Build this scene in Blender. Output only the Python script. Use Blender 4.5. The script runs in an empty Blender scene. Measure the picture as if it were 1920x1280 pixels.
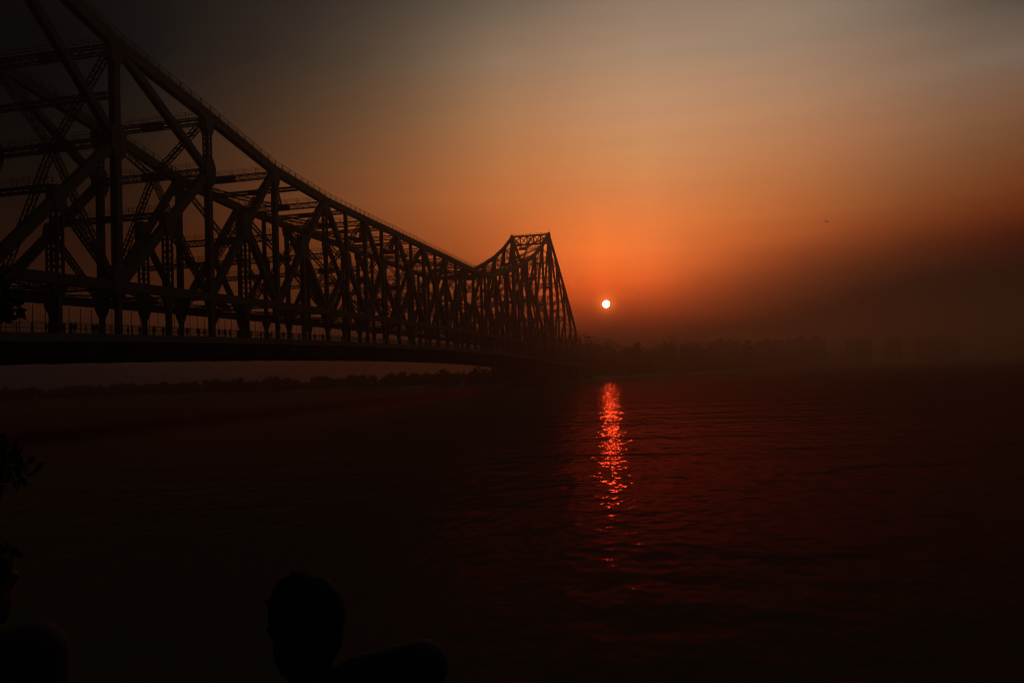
import bpy, bmesh, math, random
from mathutils import Vector, Matrix
from math import radians as R, sin, cos, pi, sqrt, atan2
random.seed(7)
SC = bpy.context.scene
COL = SC.collection

# ------------------------------------------------------------------ camera
CAM = Vector((-270.9, -87.4, 6.94))
YAW, PIT, ROL, FPX = R(12.76), R(2.29), R(2.15), 1546.0
fw = Vector((cos(YAW) * cos(PIT), sin(YAW) * cos(PIT), sin(PIT)))
rt = Vector((sin(YAW), -cos(YAW), 0)); up = rt.cross(fw)
ax = rt * cos(ROL) - up * sin(ROL); ay = rt * sin(ROL) + up * cos(ROL)
cd = bpy.data.cameras.new('camera'); co = bpy.data.objects.new('camera', cd); COL.objects.link(co)
co.matrix_world = Matrix((ax, ay, -fw)).transposed().to_4x4(); co.location = CAM
cd.sensor_width = 36; cd.lens = FPX / 1920 * 36; cd.clip_start = 0.05; cd.clip_end = 20000
SC.camera = co
SC.view_settings.view_transform = 'Standard'; SC.view_settings.look = 'None'
SC.view_settings.exposure = 0; SC.view_settings.gamma = 1
SC.cycles.use_denoising = True; SC.cycles.use_adaptive_sampling = False; SC.cycles.filter_width = 1.25
SC.cycles.max_bounces = 6; SC.cycles.volume_bounces = 0
SC.cycles.sample_clamp_indirect = 4

# ------------------------------------------------------------------ node helper
class NX:
    """small expression wrapper that turns arithmetic into Math nodes"""
    def __init__(s, t, k): s.t, s.k = t, k
    def op(s, o, *a):
        n = s.t.nodes.new('ShaderNodeMath'); n.operation = o
        for i, v in enumerate((s,) + a):
            if isinstance(v, NX): s.t.links.new(v.k, n.inputs[i])
            else: n.inputs[i].default_value = v
        return NX(s.t, n.outputs[0])
    def __add__(s, o): return s.op('ADD', o)
    def __sub__(s, o): return s.op('SUBTRACT', o)
    def __mul__(s, o): return s.op('MULTIPLY', o)
    def __truediv__(s, o): return s.op('DIVIDE', o)
    def __pow__(s, o): return s.op('POWER', o)

# ------------------------------------------------------------------ world: smoggy sunset sky
SUN_D = Vector((0.99106, 0.10658, 0.08031)).normalized()
SUN_EL = math.asin(SUN_D.z); SUN_AZ = atan2(SUN_D.y, SUN_D.x)
#SKYTABLE-BEGIN
SKY_AZ = [180.0, 75.0, 42.73, 39.42, 36.1, 32.79, 29.47, 26.15, 22.84, 19.52, 16.21, 12.89, 9.57, 6.26, 2.94, -0.37, -3.69, -7.01, -10.32, -13.64, -16.95, -20.27, -45.0, -179.0]
SKY_EL = [-1.5, 0.3, 1.0, 1.8, 2.6, 3.4, 4.2, 5.0, 6.0, 7.2, 8.5, 10.0, 12.0, 14.5, 17.5, 21.0, 25.0, 30.0]
SKY = [
 [(0.01, 0.008, 0.007), (0.01, 0.008, 0.007), (0.01, 0.008, 0.007), (0.01, 0.008, 0.007), (0.01, 0.008, 0.007), (0.01, 0.008, 0.007), (0.01, 0.008, 0.007), (0.01, 0.008, 0.007), (0.01, 0.008, 0.007), (0.01, 0.008, 0.007), (0.01, 0.008, 0.007), (0.01, 0.008, 0.007), (0.01, 0.008, 0.007), (0.01, 0.008, 0.007), (0.01, 0.008, 0.007), (0.01, 0.008, 0.007), (0.01, 0.008, 0.007), (0.01, 0.008, 0.007)],
 [(0.002849, 0.001552, 0.001068), (0.0002849, 0.004808, 0.008258), (0.0003405, 0.006008, 0.009519), (0.001512, 0.007494, 0.0105), (0.007246, 0.007566, 0.006558), (0.01331, 0.005982, 0.003916), (0.015, 0.006124, 0.003142), (0.015, 0.00523, 0.002353), (0.01302, 0.004007, 0.002023), (0.01027, 0.003009, 0.001516), (0.008567, 0.002509, 0.001308), (0.006079, 0.002037, 0.001102), (0.002825, 0.001653, 0.001121), (0.0008435, 0.001154, 0.0009795), (0.0001906, 0.0007583, 0.001003), (0.0001235, 0.0004752, 0.0008732), (0.0009872, 0.0009872, 0.0009832), (0.0009872, 0.0009872, 0.0009832)],
 [(0.008139, 0.004433, 0.003053), (0.0008139, 0.01374, 0.02359), (0.0009729, 0.01717, 0.0272), (0.00432, 0.02141, 0.032), (0.0207, 0.02162, 0.01874), (0.03803, 0.01709, 0.01119), (0.05276, 0.0175, 0.008978), (0.05328, 0.01494, 0.006724), (0.0372, 0.01145, 0.005781), (0.02935, 0.008597, 0.004331), (0.02448, 0.007169, 0.003737), (0.01737, 0.005821, 0.003149), (0.008072, 0.004723, 0.003204), (0.00241, 0.003298, 0.002798), (0.0005444, 0.002167, 0.002866), (0.0003528, 0.001358, 0.002495), (0.00282, 0.00282, 0.002809), (0.00282, 0.00282, 0.002809)],
 [(0.009306, 0.004847, 0.00322), (0.0009306, 0.01458, 0.03206), (0.001155, 0.01683, 0.02836), (0.007242, 0.03055, 0.03803), (0.02375, 0.02389, 0.01832), (0.04768, 0.01941, 0.01155), (0.05965, 0.01832, 0.008262), (0.06567, 0.01858, 0.007839), (0.0469, 0.01361, 0.00598), (0.03981, 0.01119, 0.004974), (0.03531, 0.009715, 0.004129), (0.02741, 0.008417, 0.003774), (0.01709, 0.007309, 0.003897), (0.009236, 0.006189, 0.004123), (0.001807, 0.004091, 0.004129), (0.0005517, 0.002895, 0.00377), (0.003807, 0.003807, 0.00365), (0.003807, 0.003807, 0.00365)],
 [(0.01142, 0.00555, 0.00349), (0.001142, 0.01775, 0.03989), (0.003016, 0.028, 0.03874), (0.02238, 0.04649, 0.04237), (0.06743, 0.03569, 0.01967), (0.08414, 0.02707, 0.01217), (0.0989, 0.02796, 0.01049), (0.08725, 0.02266, 0.008223), (0.07384, 0.01968, 0.007255), (0.06836, 0.0179, 0.006421), (0.06352, 0.01595, 0.005391), (0.05564, 0.0154, 0.005414), (0.04071, 0.01447, 0.00607), (0.02898, 0.01352, 0.007053), (0.01451, 0.01069, 0.00762), (0.004104, 0.006339, 0.006257), (0.006049, 0.006039, 0.005461), (0.006049, 0.006039, 0.005461)],
 [(0.01366, 0.006143, 0.003662), (0.001366, 0.01583, 0.04394), (0.006072, 0.03951, 0.04742), (0.03153, 0.04864, 0.03708), (0.08439, 0.04011, 0.02033), (0.1031, 0.03059, 0.01277), (0.1267, 0.03119, 0.01044), (0.1063, 0.02792, 0.009426), (0.1046, 0.02582, 0.008369), (0.09798, 0.0243, 0.007258), (0.1029, 0.02516, 0.007367), (0.09671, 0.02493, 0.007252), (0.07716, 0.0247, 0.009117), (0.06411, 0.02586, 0.01137), (0.03397, 0.02004, 0.01208), (0.01545, 0.01311, 0.01058), (0.00995, 0.009568, 0.008231), (0.00995, 0.009568, 0.008231)],
 [(0.01574, 0.006487, 0.003676), (0.001574, 0.007698, 0.04021), (0.005211, 0.03488, 0.04815), (0.03052, 0.05253, 0.04325), (0.07724, 0.03608, 0.01813), (0.1155, 0.03313, 0.01425), (0.1299, 0.03221, 0.01099), (0.1287, 0.03152, 0.0102), (0.1272, 0.03053, 0.009155), (0.1309, 0.03098, 0.008897), (0.1381, 0.03309, 0.008968), (0.147, 0.03711, 0.009925), (0.1276, 0.0397, 0.01325), (0.103, 0.04053, 0.01668), (0.0611, 0.03293, 0.01779), (0.02993, 0.0225, 0.01642), (0.017, 0.01503, 0.01244), (0.017, 0.01503, 0.01244)],
 [(0.01804, 0.00682, 0.00368), (0.001804, 0.004571, 0.03149), (0.003513, 0.02017, 0.03709), (0.01769, 0.0343, 0.03262), (0.07069, 0.0347, 0.0189), (0.1202, 0.03216, 0.01439), (0.1194, 0.03135, 0.01188), (0.1284, 0.0307, 0.009875), (0.1552, 0.03542, 0.01005), (0.1723, 0.04006, 0.01072), (0.1941, 0.0452, 0.01153), (0.214, 0.05254, 0.01318), (0.2045, 0.06341, 0.02016), (0.1648, 0.06346, 0.02421), (0.1044, 0.05293, 0.02602), (0.0516, 0.03775, 0.02523), (0.02905, 0.02357, 0.01882), (0.02905, 0.02357, 0.01882)],
 [(0.01989, 0.00715, 0.003734), (0.001989, 0.00182, 0.01459), (0.00263, 0.008253, 0.02042), (0.007463, 0.01689, 0.02092), (0.04278, 0.02344, 0.01474), (0.09948, 0.02872, 0.01384), (0.1478, 0.03484, 0.0123), (0.1698, 0.03902, 0.01196), (0.1901, 0.04154, 0.01127), (0.2448, 0.05395, 0.0134), (0.2743, 0.06158, 0.01442), (0.3072, 0.0748, 0.01787), (0.3057, 0.09157, 0.02714), (0.2471, 0.09314, 0.03366), (0.165, 0.08071, 0.03733), (0.08974, 0.06127, 0.03851), (0.04696, 0.03672, 0.0285), (0.04696, 0.03672, 0.0285)],
 [(0.02112, 0.007474, 0.003841), (0.002112, 0.0007693, 0.008123), (0.002705, 0.00256, 0.0101), (0.003542, 0.006888, 0.01249), (0.02164, 0.01502, 0.01139), (0.1266, 0.03317, 0.01463), (0.1675, 0.03906, 0.01301), (0.2242, 0.04829, 0.01382), (0.2947, 0.0607, 0.01562), (0.3272, 0.06964, 0.01642), (0.4231, 0.09191, 0.02058), (0.4471, 0.1074, 0.02491), (0.4403, 0.1284, 0.03564), (0.3557, 0.1306, 0.04481), (0.2487, 0.1202, 0.05403), (0.1501, 0.09833, 0.06031), (0.07181, 0.0568, 0.04322), (0.07181, 0.0568, 0.04322)],
 [(0.02242, 0.00781, 0.003952), (0.002242, 0.000781, 0.005163), (0.002783, 0.0009519, 0.005467), (0.003762, 0.003431, 0.00753), (0.01333, 0.01197, 0.009814), (0.1023, 0.02888, 0.01241), (0.2062, 0.04444, 0.01409), (0.2874, 0.05727, 0.01522), (0.3903, 0.07663, 0.01857), (0.4769, 0.09552, 0.02122), (0.6129, 0.1278, 0.02742), (0.6276, 0.147, 0.03307), (0.6285, 0.1762, 0.04509), (0.4942, 0.1805, 0.06003), (0.3771, 0.18, 0.07916), (0.2379, 0.1541, 0.09315), (0.1091, 0.08748, 0.06526), (0.1091, 0.08748, 0.06526)],
 [(0.0251, 0.008145, 0.004019), (0.00251, 0.0008145, 0.002876), (0.003084, 0.000932, 0.002436), (0.0045, 0.003167, 0.006384), (0.04034, 0.01536, 0.009427), (0.1858, 0.03486, 0.01149), (0.3178, 0.05479, 0.01459), (0.5539, 0.09115, 0.02007), (0.6091, 0.1024, 0.0214), (0.804, 0.1493, 0.02939), (0.9071, 0.1827, 0.03596), (0.8816, 0.2004, 0.04329), (0.8178, 0.2307, 0.05852), (0.6581, 0.2379, 0.07781), (0.5132, 0.2429, 0.107), (0.3383, 0.2148, 0.1298), (0.1559, 0.1234, 0.09014), (0.1559, 0.1234, 0.09014)],
 [(0.02958, 0.008401, 0.003995), (0.002958, 0.0008401, 0.001124), (0.003709, 0.0009674, 0.001307), (0.02425, 0.004262, 0.003853), (0.3755, 0.03479, 0.009782), (0.5831, 0.07162, 0.01575), (0.7539, 0.09185, 0.0178), (1.141, 0.1409, 0.02267), (1.364, 0.1814, 0.02787), (1.397, 0.2338, 0.03736), (1.346, 0.2697, 0.04556), (1.177, 0.2626, 0.05465), (0.9275, 0.2714, 0.07242), (0.7549, 0.2773, 0.09306), (0.5929, 0.2773, 0.1281), (0.3951, 0.2427, 0.1463), (0.2043, 0.1546, 0.1109), (0.2043, 0.1546, 0.1109)],
 [(0.02981, 0.008097, 0.003776), (0.002981, 0.0008097, 0.0003776), (0.003914, 0.0009615, 0.0004163), (0.03642, 0.002763, 0.001791), (0.22, 0.02394, 0.007618), (0.6255, 0.06601, 0.01337), (1.036, 0.1156, 0.01908), (1.582, 0.1825, 0.02558), (1.898, 0.2471, 0.0332), (1.87, 0.3112, 0.04564), (1.727, 0.3423, 0.05571), (1.387, 0.3157, 0.06501), (1.041, 0.3148, 0.08944), (0.8282, 0.3343, 0.1196), (0.6605, 0.3253, 0.1606), (0.4523, 0.2811, 0.1729), (0.2526, 0.1858, 0.1358), (0.2526, 0.1858, 0.1358)],
 [(0.02693, 0.007537, 0.003678), (0.002693, 0.0007537, 0.0003678), (0.003687, 0.0009299, 0.0004157), (0.01277, 0.001765, 0.001632), (0.3356, 0.02809, 0.007416), (0.5856, 0.06239, 0.01372), (0.9275, 0.1149, 0.02066), (1.235, 0.1573, 0.02582), (1.686, 0.2418, 0.03813), (1.65, 0.3013, 0.05316), (1.535, 0.3372, 0.06603), (1.302, 0.3227, 0.07523), (1.051, 0.3396, 0.1075), (0.8533, 0.3722, 0.1431), (0.6972, 0.3609, 0.1879), (0.4717, 0.308, 0.1958), (0.2854, 0.2104, 0.1566), (0.2854, 0.2104, 0.1566)],
 [(0.02338, 0.00718, 0.003677), (0.002338, 0.000718, 0.0003677), (0.003229, 0.0008764, 0.0004164), (0.005079, 0.00117, 0.001274), (0.1314, 0.01215, 0.004275), (0.4049, 0.04736, 0.00983), (0.5349, 0.07629, 0.01565), (0.7058, 0.1045, 0.02043), (0.9164, 0.145, 0.02792), (1.144, 0.2147, 0.04217), (1.175, 0.2505, 0.05051), (1.102, 0.2812, 0.06518), (0.9139, 0.3032, 0.09449), (0.7951, 0.3433, 0.1399), (0.6654, 0.3479, 0.1832), (0.4561, 0.303, 0.1981), (0.2914, 0.2153, 0.1593), (0.2914, 0.2153, 0.1593)],
 [(0.01904, 0.006652, 0.003676), (0.001904, 0.0006652, 0.0003676), (0.002568, 0.0007912, 0.0004093), (0.003931, 0.001019, 0.0009105), (0.02771, 0.003571, 0.001992), (0.2002, 0.02484, 0.00532), (0.2634, 0.04191, 0.00954), (0.3447, 0.05708, 0.0129), (0.5091, 0.08983, 0.01982), (0.6991, 0.1285, 0.0267), (0.9058, 0.1894, 0.03869), (0.8903, 0.2321, 0.05325), (0.7851, 0.2583, 0.07861), (0.7169, 0.303, 0.1271), (0.6072, 0.3209, 0.1729), (0.4234, 0.2888, 0.1945), (0.2863, 0.2137, 0.1568), (0.2863, 0.2137, 0.1568)],
 [(0.01419, 0.005836, 0.003663), (0.00142, 0.0005837, 0.0003663), (0.001802, 0.0006746, 0.0003931), (0.002647, 0.0008422, 0.0004347), (0.004218, 0.001104, 0.0008953), (0.03606, 0.00541, 0.00249), (0.1263, 0.02066, 0.005223), (0.18, 0.03346, 0.008274), (0.2706, 0.04993, 0.01214), (0.4151, 0.07497, 0.01731), (0.6675, 0.1422, 0.03075), (0.6897, 0.1827, 0.04392), (0.6639, 0.2219, 0.07194), (0.6323, 0.2672, 0.115), (0.5336, 0.2909, 0.1641), (0.384, 0.2702, 0.1871), (0.2712, 0.2065, 0.1511), (0.2712, 0.2065, 0.1511)],
 [(0.01036, 0.00507, 0.003535), (0.001037, 0.0005073, 0.0003536), (0.001256, 0.0005723, 0.0003741), (0.001755, 0.0006881, 0.000403), (0.002753, 0.0008629, 0.0004884), (0.003722, 0.001061, 0.001201), (0.01686, 0.003932, 0.002393), (0.07393, 0.01473, 0.00495), (0.1379, 0.02773, 0.007636), (0.2619, 0.04905, 0.01198), (0.4366, 0.09004, 0.02009), (0.5055, 0.1427, 0.03673), (0.5194, 0.1817, 0.06346), (0.5157, 0.2242, 0.1017), (0.4378, 0.2486, 0.1474), (0.3164, 0.2285, 0.1617), (0.2349, 0.1759, 0.128), (0.2349, 0.1759, 0.128)],
 [(0.007683, 0.004461, 0.00338), (0.0007705, 0.0004469, 0.0003385), (0.0008986, 0.0004925, 0.0003579), (0.001188, 0.0005684, 0.00038), (0.001793, 0.0006828, 0.0004005), (0.002406, 0.0008145, 0.0007098), (0.003111, 0.000968, 0.001399), (0.01233, 0.003024, 0.002384), (0.07832, 0.01544, 0.005172), (0.1481, 0.026, 0.006329), (0.3007, 0.06092, 0.01352), (0.3406, 0.09638, 0.02535), (0.3856, 0.1432, 0.05339), (0.3986, 0.1813, 0.08796), (0.3464, 0.208, 0.131), (0.2412, 0.177, 0.1278), (0.1882, 0.1364, 0.09882), (0.1882, 0.1364, 0.09882)],
 [(0.006244, 0.004157, 0.003347), (0.0006287, 0.0004174, 0.0003426), (0.0007016, 0.0004463, 0.0003545), (0.0008761, 0.0004967, 0.0003709), (0.001261, 0.000578, 0.0003784), (0.001731, 0.0006714, 0.0003899), (0.002341, 0.000772, 0.000812), (0.005013, 0.0008876, 0.001561), (0.04577, 0.004971, 0.002551), (0.107, 0.01458, 0.002803), (0.2161, 0.03799, 0.008467), (0.2751, 0.0731, 0.01909), (0.2926, 0.1074, 0.04096), (0.3023, 0.1421, 0.07041), (0.2685, 0.1764, 0.121), (0.1532, 0.1185, 0.08887), (0.1376, 0.09923, 0.07203), (0.1376, 0.09923, 0.07203)],
 [(0.005645, 0.004033, 0.003347), (0.0005698, 0.0004055, 0.0005158), (0.00062, 0.000426, 0.0004858), (0.00075, 0.0004649, 0.0003937), (0.001051, 0.0005326, 0.0003683), (0.001467, 0.0006099, 0.0003707), (0.002046, 0.000688, 0.0008093), (0.004743, 0.0007762, 0.00146), (0.03209, 0.002147, 0.001764), (0.06072, 0.004694, 0.0009651), (0.1726, 0.02418, 0.004663), (0.2244, 0.05064, 0.01123), (0.2353, 0.08084, 0.02888), (0.2486, 0.1184, 0.05705), (0.2246, 0.1596, 0.1159), (0.08003, 0.0677, 0.0525), (0.1142, 0.08249, 0.06), (0.1142, 0.08249, 0.06)],
 [(0.002823, 0.002017, 0.001673), (0.0002849, 0.0002027, 0.0002579), (0.00031, 0.000213, 0.0002429), (0.000375, 0.0002325, 0.0001968), (0.0005254, 0.0002663, 0.0001842), (0.0007337, 0.0003049, 0.0001853), (0.001023, 0.000344, 0.0004046), (0.002372, 0.0003881, 0.0007301), (0.01604, 0.001073, 0.000882), (0.03036, 0.002347, 0.0004825), (0.04, 0.01209, 0.002331), (0.04, 0.02532, 0.005615), (0.04, 0.032, 0.01444), (0.04, 0.032, 0.028), (0.04, 0.032, 0.028), (0.04, 0.032, 0.02625), (0.04, 0.032, 0.028), (0.04, 0.032, 0.028)],
 [(0.01, 0.008, 0.007), (0.01, 0.008, 0.007), (0.01, 0.008, 0.007), (0.01, 0.008, 0.007), (0.01, 0.008, 0.007), (0.01, 0.008, 0.007), (0.01, 0.008, 0.007), (0.01, 0.008, 0.007), (0.01, 0.008, 0.007), (0.01, 0.008, 0.007), (0.01, 0.008, 0.007), (0.01, 0.008, 0.007), (0.01, 0.008, 0.007), (0.01, 0.008, 0.007), (0.01, 0.008, 0.007), (0.01, 0.008, 0.007), (0.01, 0.008, 0.007), (0.01, 0.008, 0.007)],
]
#SKYTABLE-END
W = bpy.data.worlds.new('World'); SC.world = W; W.use_nodes = True
nt = W.node_tree; nt.nodes.clear()
wo = nt.nodes.new('ShaderNodeOutputWorld'); bg = nt.nodes.new('ShaderNodeBackground')
nt.links.new(bg.outputs[0], wo.inputs[0])
tc = nt.nodes.new('ShaderNodeTexCoord')
sx = nt.nodes.new('ShaderNodeSeparateXYZ'); nt.links.new(tc.outputs['Generated'], sx.inputs[0])
dx, dy, dz = (NX(nt, sx.outputs[i]) for i in range(3))
el = dz.op('ARCSINE') * (180 / pi)
az = dy.op('ARCTAN2', dx) * (180 / pi)
ELMIN, ELMAX, SKYSCALE = -2.0, 34.0, 4.0
tt = (el - ELMIN) / (ELMAX - ELMIN)
cur = None
for i, a in enumerate(SKY_AZ):
    rp = nt.nodes.new('ShaderNodeValToRGB'); cr_ = rp.color_ramp; cr_.interpolation = 'LINEAR'
    while len(cr_.elements) < len(SKY_EL): cr_.elements.new(0.5)
    for j, e in enumerate(SKY_EL):
        cr_.elements[j].position = (e - ELMIN) / (ELMAX - ELMIN)
    for j, e in enumerate(SKY_EL):
        c = SKY[i][j]; cr_.elements[j].color = (c[0] / SKYSCALE, c[1] / SKYSCALE, c[2] / SKYSCALE, 1)
    nt.links.new(tt.k, rp.inputs[0])
    if cur is None: cur = rp.outputs[0]
    else:
        f = (az - SKY_AZ[i - 1]) / (a - SKY_AZ[i - 1])
        f = f.op('MAXIMUM', 0.0).op('MINIMUM', 1.0)
        m = nt.nodes.new('ShaderNodeMix'); m.data_type = 'RGBA'
        nt.links.new(f.k, m.inputs[0]); nt.links.new(cur, m.inputs[6]); nt.links.new(rp.outputs[0], m.inputs[7])
        cur = m.outputs[2]
sc_ = nt.nodes.new('ShaderNodeVectorMath'); sc_.operation = 'SCALE'; sc_.inputs[3].default_value = SKYSCALE
nt.links.new(cur, sc_.inputs[0])
# thin streaks of dust in the sky (noise stretched along the horizon)
cx_ = nt.nodes.new('ShaderNodeCombineXYZ')
nt.links.new((az * 0.05).k, cx_.inputs[0]); nt.links.new((el * 0.95).k, cx_.inputs[1])
ns = nt.nodes.new('ShaderNodeTexNoise'); ns.inputs['Scale'].default_value = 1.0; ns.inputs['Detail'].default_value = 4.0
nt.links.new(cx_.outputs[0], ns.inputs['Vector'])
streak = NX(nt, ns.outputs[0]) * 0.15 + 0.925
s2 = nt.nodes.new('ShaderNodeVectorMath'); s2.operation = 'SCALE'
nt.links.new(sc_.outputs[0], s2.inputs[0]); nt.links.new(streak.k, s2.inputs[3])
# the sun's disc and its corona, by angle from the sun's direction
vd = nt.nodes.new('ShaderNodeVectorMath'); vd.operation = 'DOT_PRODUCT'; vd.inputs[1].default_value = SUN_D
nt.links.new(tc.outputs['Generated'], vd.inputs[0])
ang = NX(nt, vd.outputs['Value']).op('MINIMUM', 1.0).op('ARCCOSINE') * (180 / pi)
disc = ((ang * -1.0 + 0.262) / 0.02).op('MAXIMUM', 0.0).op('MINIMUM', 1.0)
cor = (ang * -3.2).op('EXPONENT')
def rgb_of(fac, col):
    v = nt.nodes.new('ShaderNodeVectorMath'); v.operation = 'SCALE'; v.inputs[0].default_value = col
    nt.links.new(fac.k, v.inputs[3]); return v.outputs[0]
def vadd(a, b):
    v = nt.nodes.new('ShaderNodeVectorMath'); v.operation = 'ADD'
    nt.links.new(a, v.inputs[0]); nt.links.new(b, v.inputs[1]); return v.outputs[0]
tot = vadd(vadd(s2.outputs[0], rgb_of(disc, (16.0, 13.0, 10.0))), rgb_of(cor, (3.6, 0.75, 0.12)))
# faint clear-air dusk light over everything (physical sky, sun disc off)
nsk = nt.nodes.new('ShaderNodeTexSky'); nsk.sky_type = 'NISHITA'; nsk.sun_disc = False
nsk.sun_elevation = SUN_EL; nsk.sun_rotation = pi / 2 - SUN_AZ; nsk.dust_density = 6.0
nb = nt.nodes.new('ShaderNodeVectorMath'); nb.operation = 'SCALE'; nb.inputs[3].default_value = 0.0002
nt.links.new(nsk.outputs[0], nb.inputs[0])
nt.links.new(vadd(tot, nb.outputs[0]), bg.inputs[0]); bg.inputs[1].default_value = 1.0
W.cycles.sampling_method = 'MANUAL'; W.cycles.sample_map_resolution = 1024

# ------------------------------------------------------------------ sun lamp
sl = bpy.data.lights.new('sun', 'SUN'); sl.energy = 0.06; sl.angle = R(0.53); sl.color = (1.0, 0.125, 0.015)
so = bpy.data.objects.new('sun', sl); COL.objects.link(so)
so.rotation_euler = (-SUN_D).to_track_quat('-Z', 'Y').to_euler(); so.location = (0, -300, 60)

# ------------------------------------------------------------------ materials
def mat(name, col, rough=0.7, noise=0.25, scale=3.0, metal=0.0, col2=None, spec=0.3, bump=0.0):
    m = bpy.data.materials.new(name); m.use_nodes = True
    t = m.node_tree; b = t.nodes['Principled BSDF']
    b.inputs['Roughness'].default_value = rough; b.inputs['Metallic'].default_value = metal
    b.inputs['Specular IOR Level'].default_value = spec
    tc = t.nodes.new('ShaderNodeTexCoord'); n = t.nodes.new('ShaderNodeTexNoise')
    n.inputs['Scale'].default_value = scale; n.inputs['Detail'].default_value = 6
    t.links.new(tc.outputs['Object'], n.inputs['Vector'])
    r = t.nodes.new('ShaderNodeValToRGB')
    c2 = col2 or tuple(c * (1 - noise) for c in col)
    r.color_ramp.elements[0].position = 0.35; r.color_ramp.elements[1].position = 0.65
    r.color_ramp.elements[0].color = (*c2, 1); r.color_ramp.elements[1].color = (*col, 1)
    t.links.new(n.outputs[0], r.inputs[0]); t.links.new(r.outputs[0], b.inputs['Base Color'])
    if bump:
        bp = t.nodes.new('ShaderNodeBump'); bp.inputs['Distance'].default_value = bump
        t.links.new(n.outputs[0], bp.inputs['Height']); t.links.new(bp.outputs[0], b.inputs['Normal'])
    return m
M_STEEL = mat('dark painted steel', (0.070, 0.070, 0.068), 0.65, 0.3, 0.6, col2=(0.045, 0.038, 0.032), spec=0.2)
M_FASCIA = mat('pale painted steel', (0.13, 0.13, 0.12), 0.65, 0.3, 0.4, spec=0.2)
M_ASPH = mat('asphalt', (0.05, 0.05, 0.05), 0.85, 0.3, 1.5)
M_CONC = mat('concrete', (0.28, 0.26, 0.23), 0.85, 0.35, 0.5)
M_STONE = mat('stone steps', (0.24, 0.20, 0.16), 0.85, 0.35, 1.2, bump=0.01)
M_MUD = mat('river mud', (0.12, 0.09, 0.06), 0.8, 0.4, 0.08)
M_LEAF = mat('leaves', (0.055, 0.075, 0.03), 0.7, 0.5, 0.9)
M_BARK = mat('bark', (0.09, 0.065, 0.045), 0.9, 0.4, 6.0, bump=0.01)
M_WALL = [mat('plaster grey', (0.30, 0.28, 0.25), 0.85, 0.25, 0.05), mat('plaster ochre', (0.32, 0.25, 0.17), 0.85, 0.25, 0.05),
          mat('plaster pale', (0.38, 0.35, 0.31), 0.85, 0.2, 0.05)]
M_GLASS = mat('window glass', (0.04, 0.045, 0.05), 0.2, 0.2, 1.0, spec=0.5)
M_SKIN = mat('skin', (0.060, 0.032, 0.020), 0.7, 0.15, 12, spec=0.15)
M_HAIR = mat('black hair', (0.010, 0.008, 0.007), 0.8, 0.4, 60, spec=0.1)
M_SHIRT = mat('dark shirt', (0.014, 0.014, 0.018), 0.85, 0.3, 30)
M_SHIRT2 = mat('dark red shirt', (0.030, 0.008, 0.008), 0.85, 0.3, 30)
M_TROU = mat('trousers', (0.03, 0.03, 0.035), 0.85, 0.3, 30)
M_PLANE = mat('aircraft paint', (0.5, 0.5, 0.5), 0.4, 0.1, 1)

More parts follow.
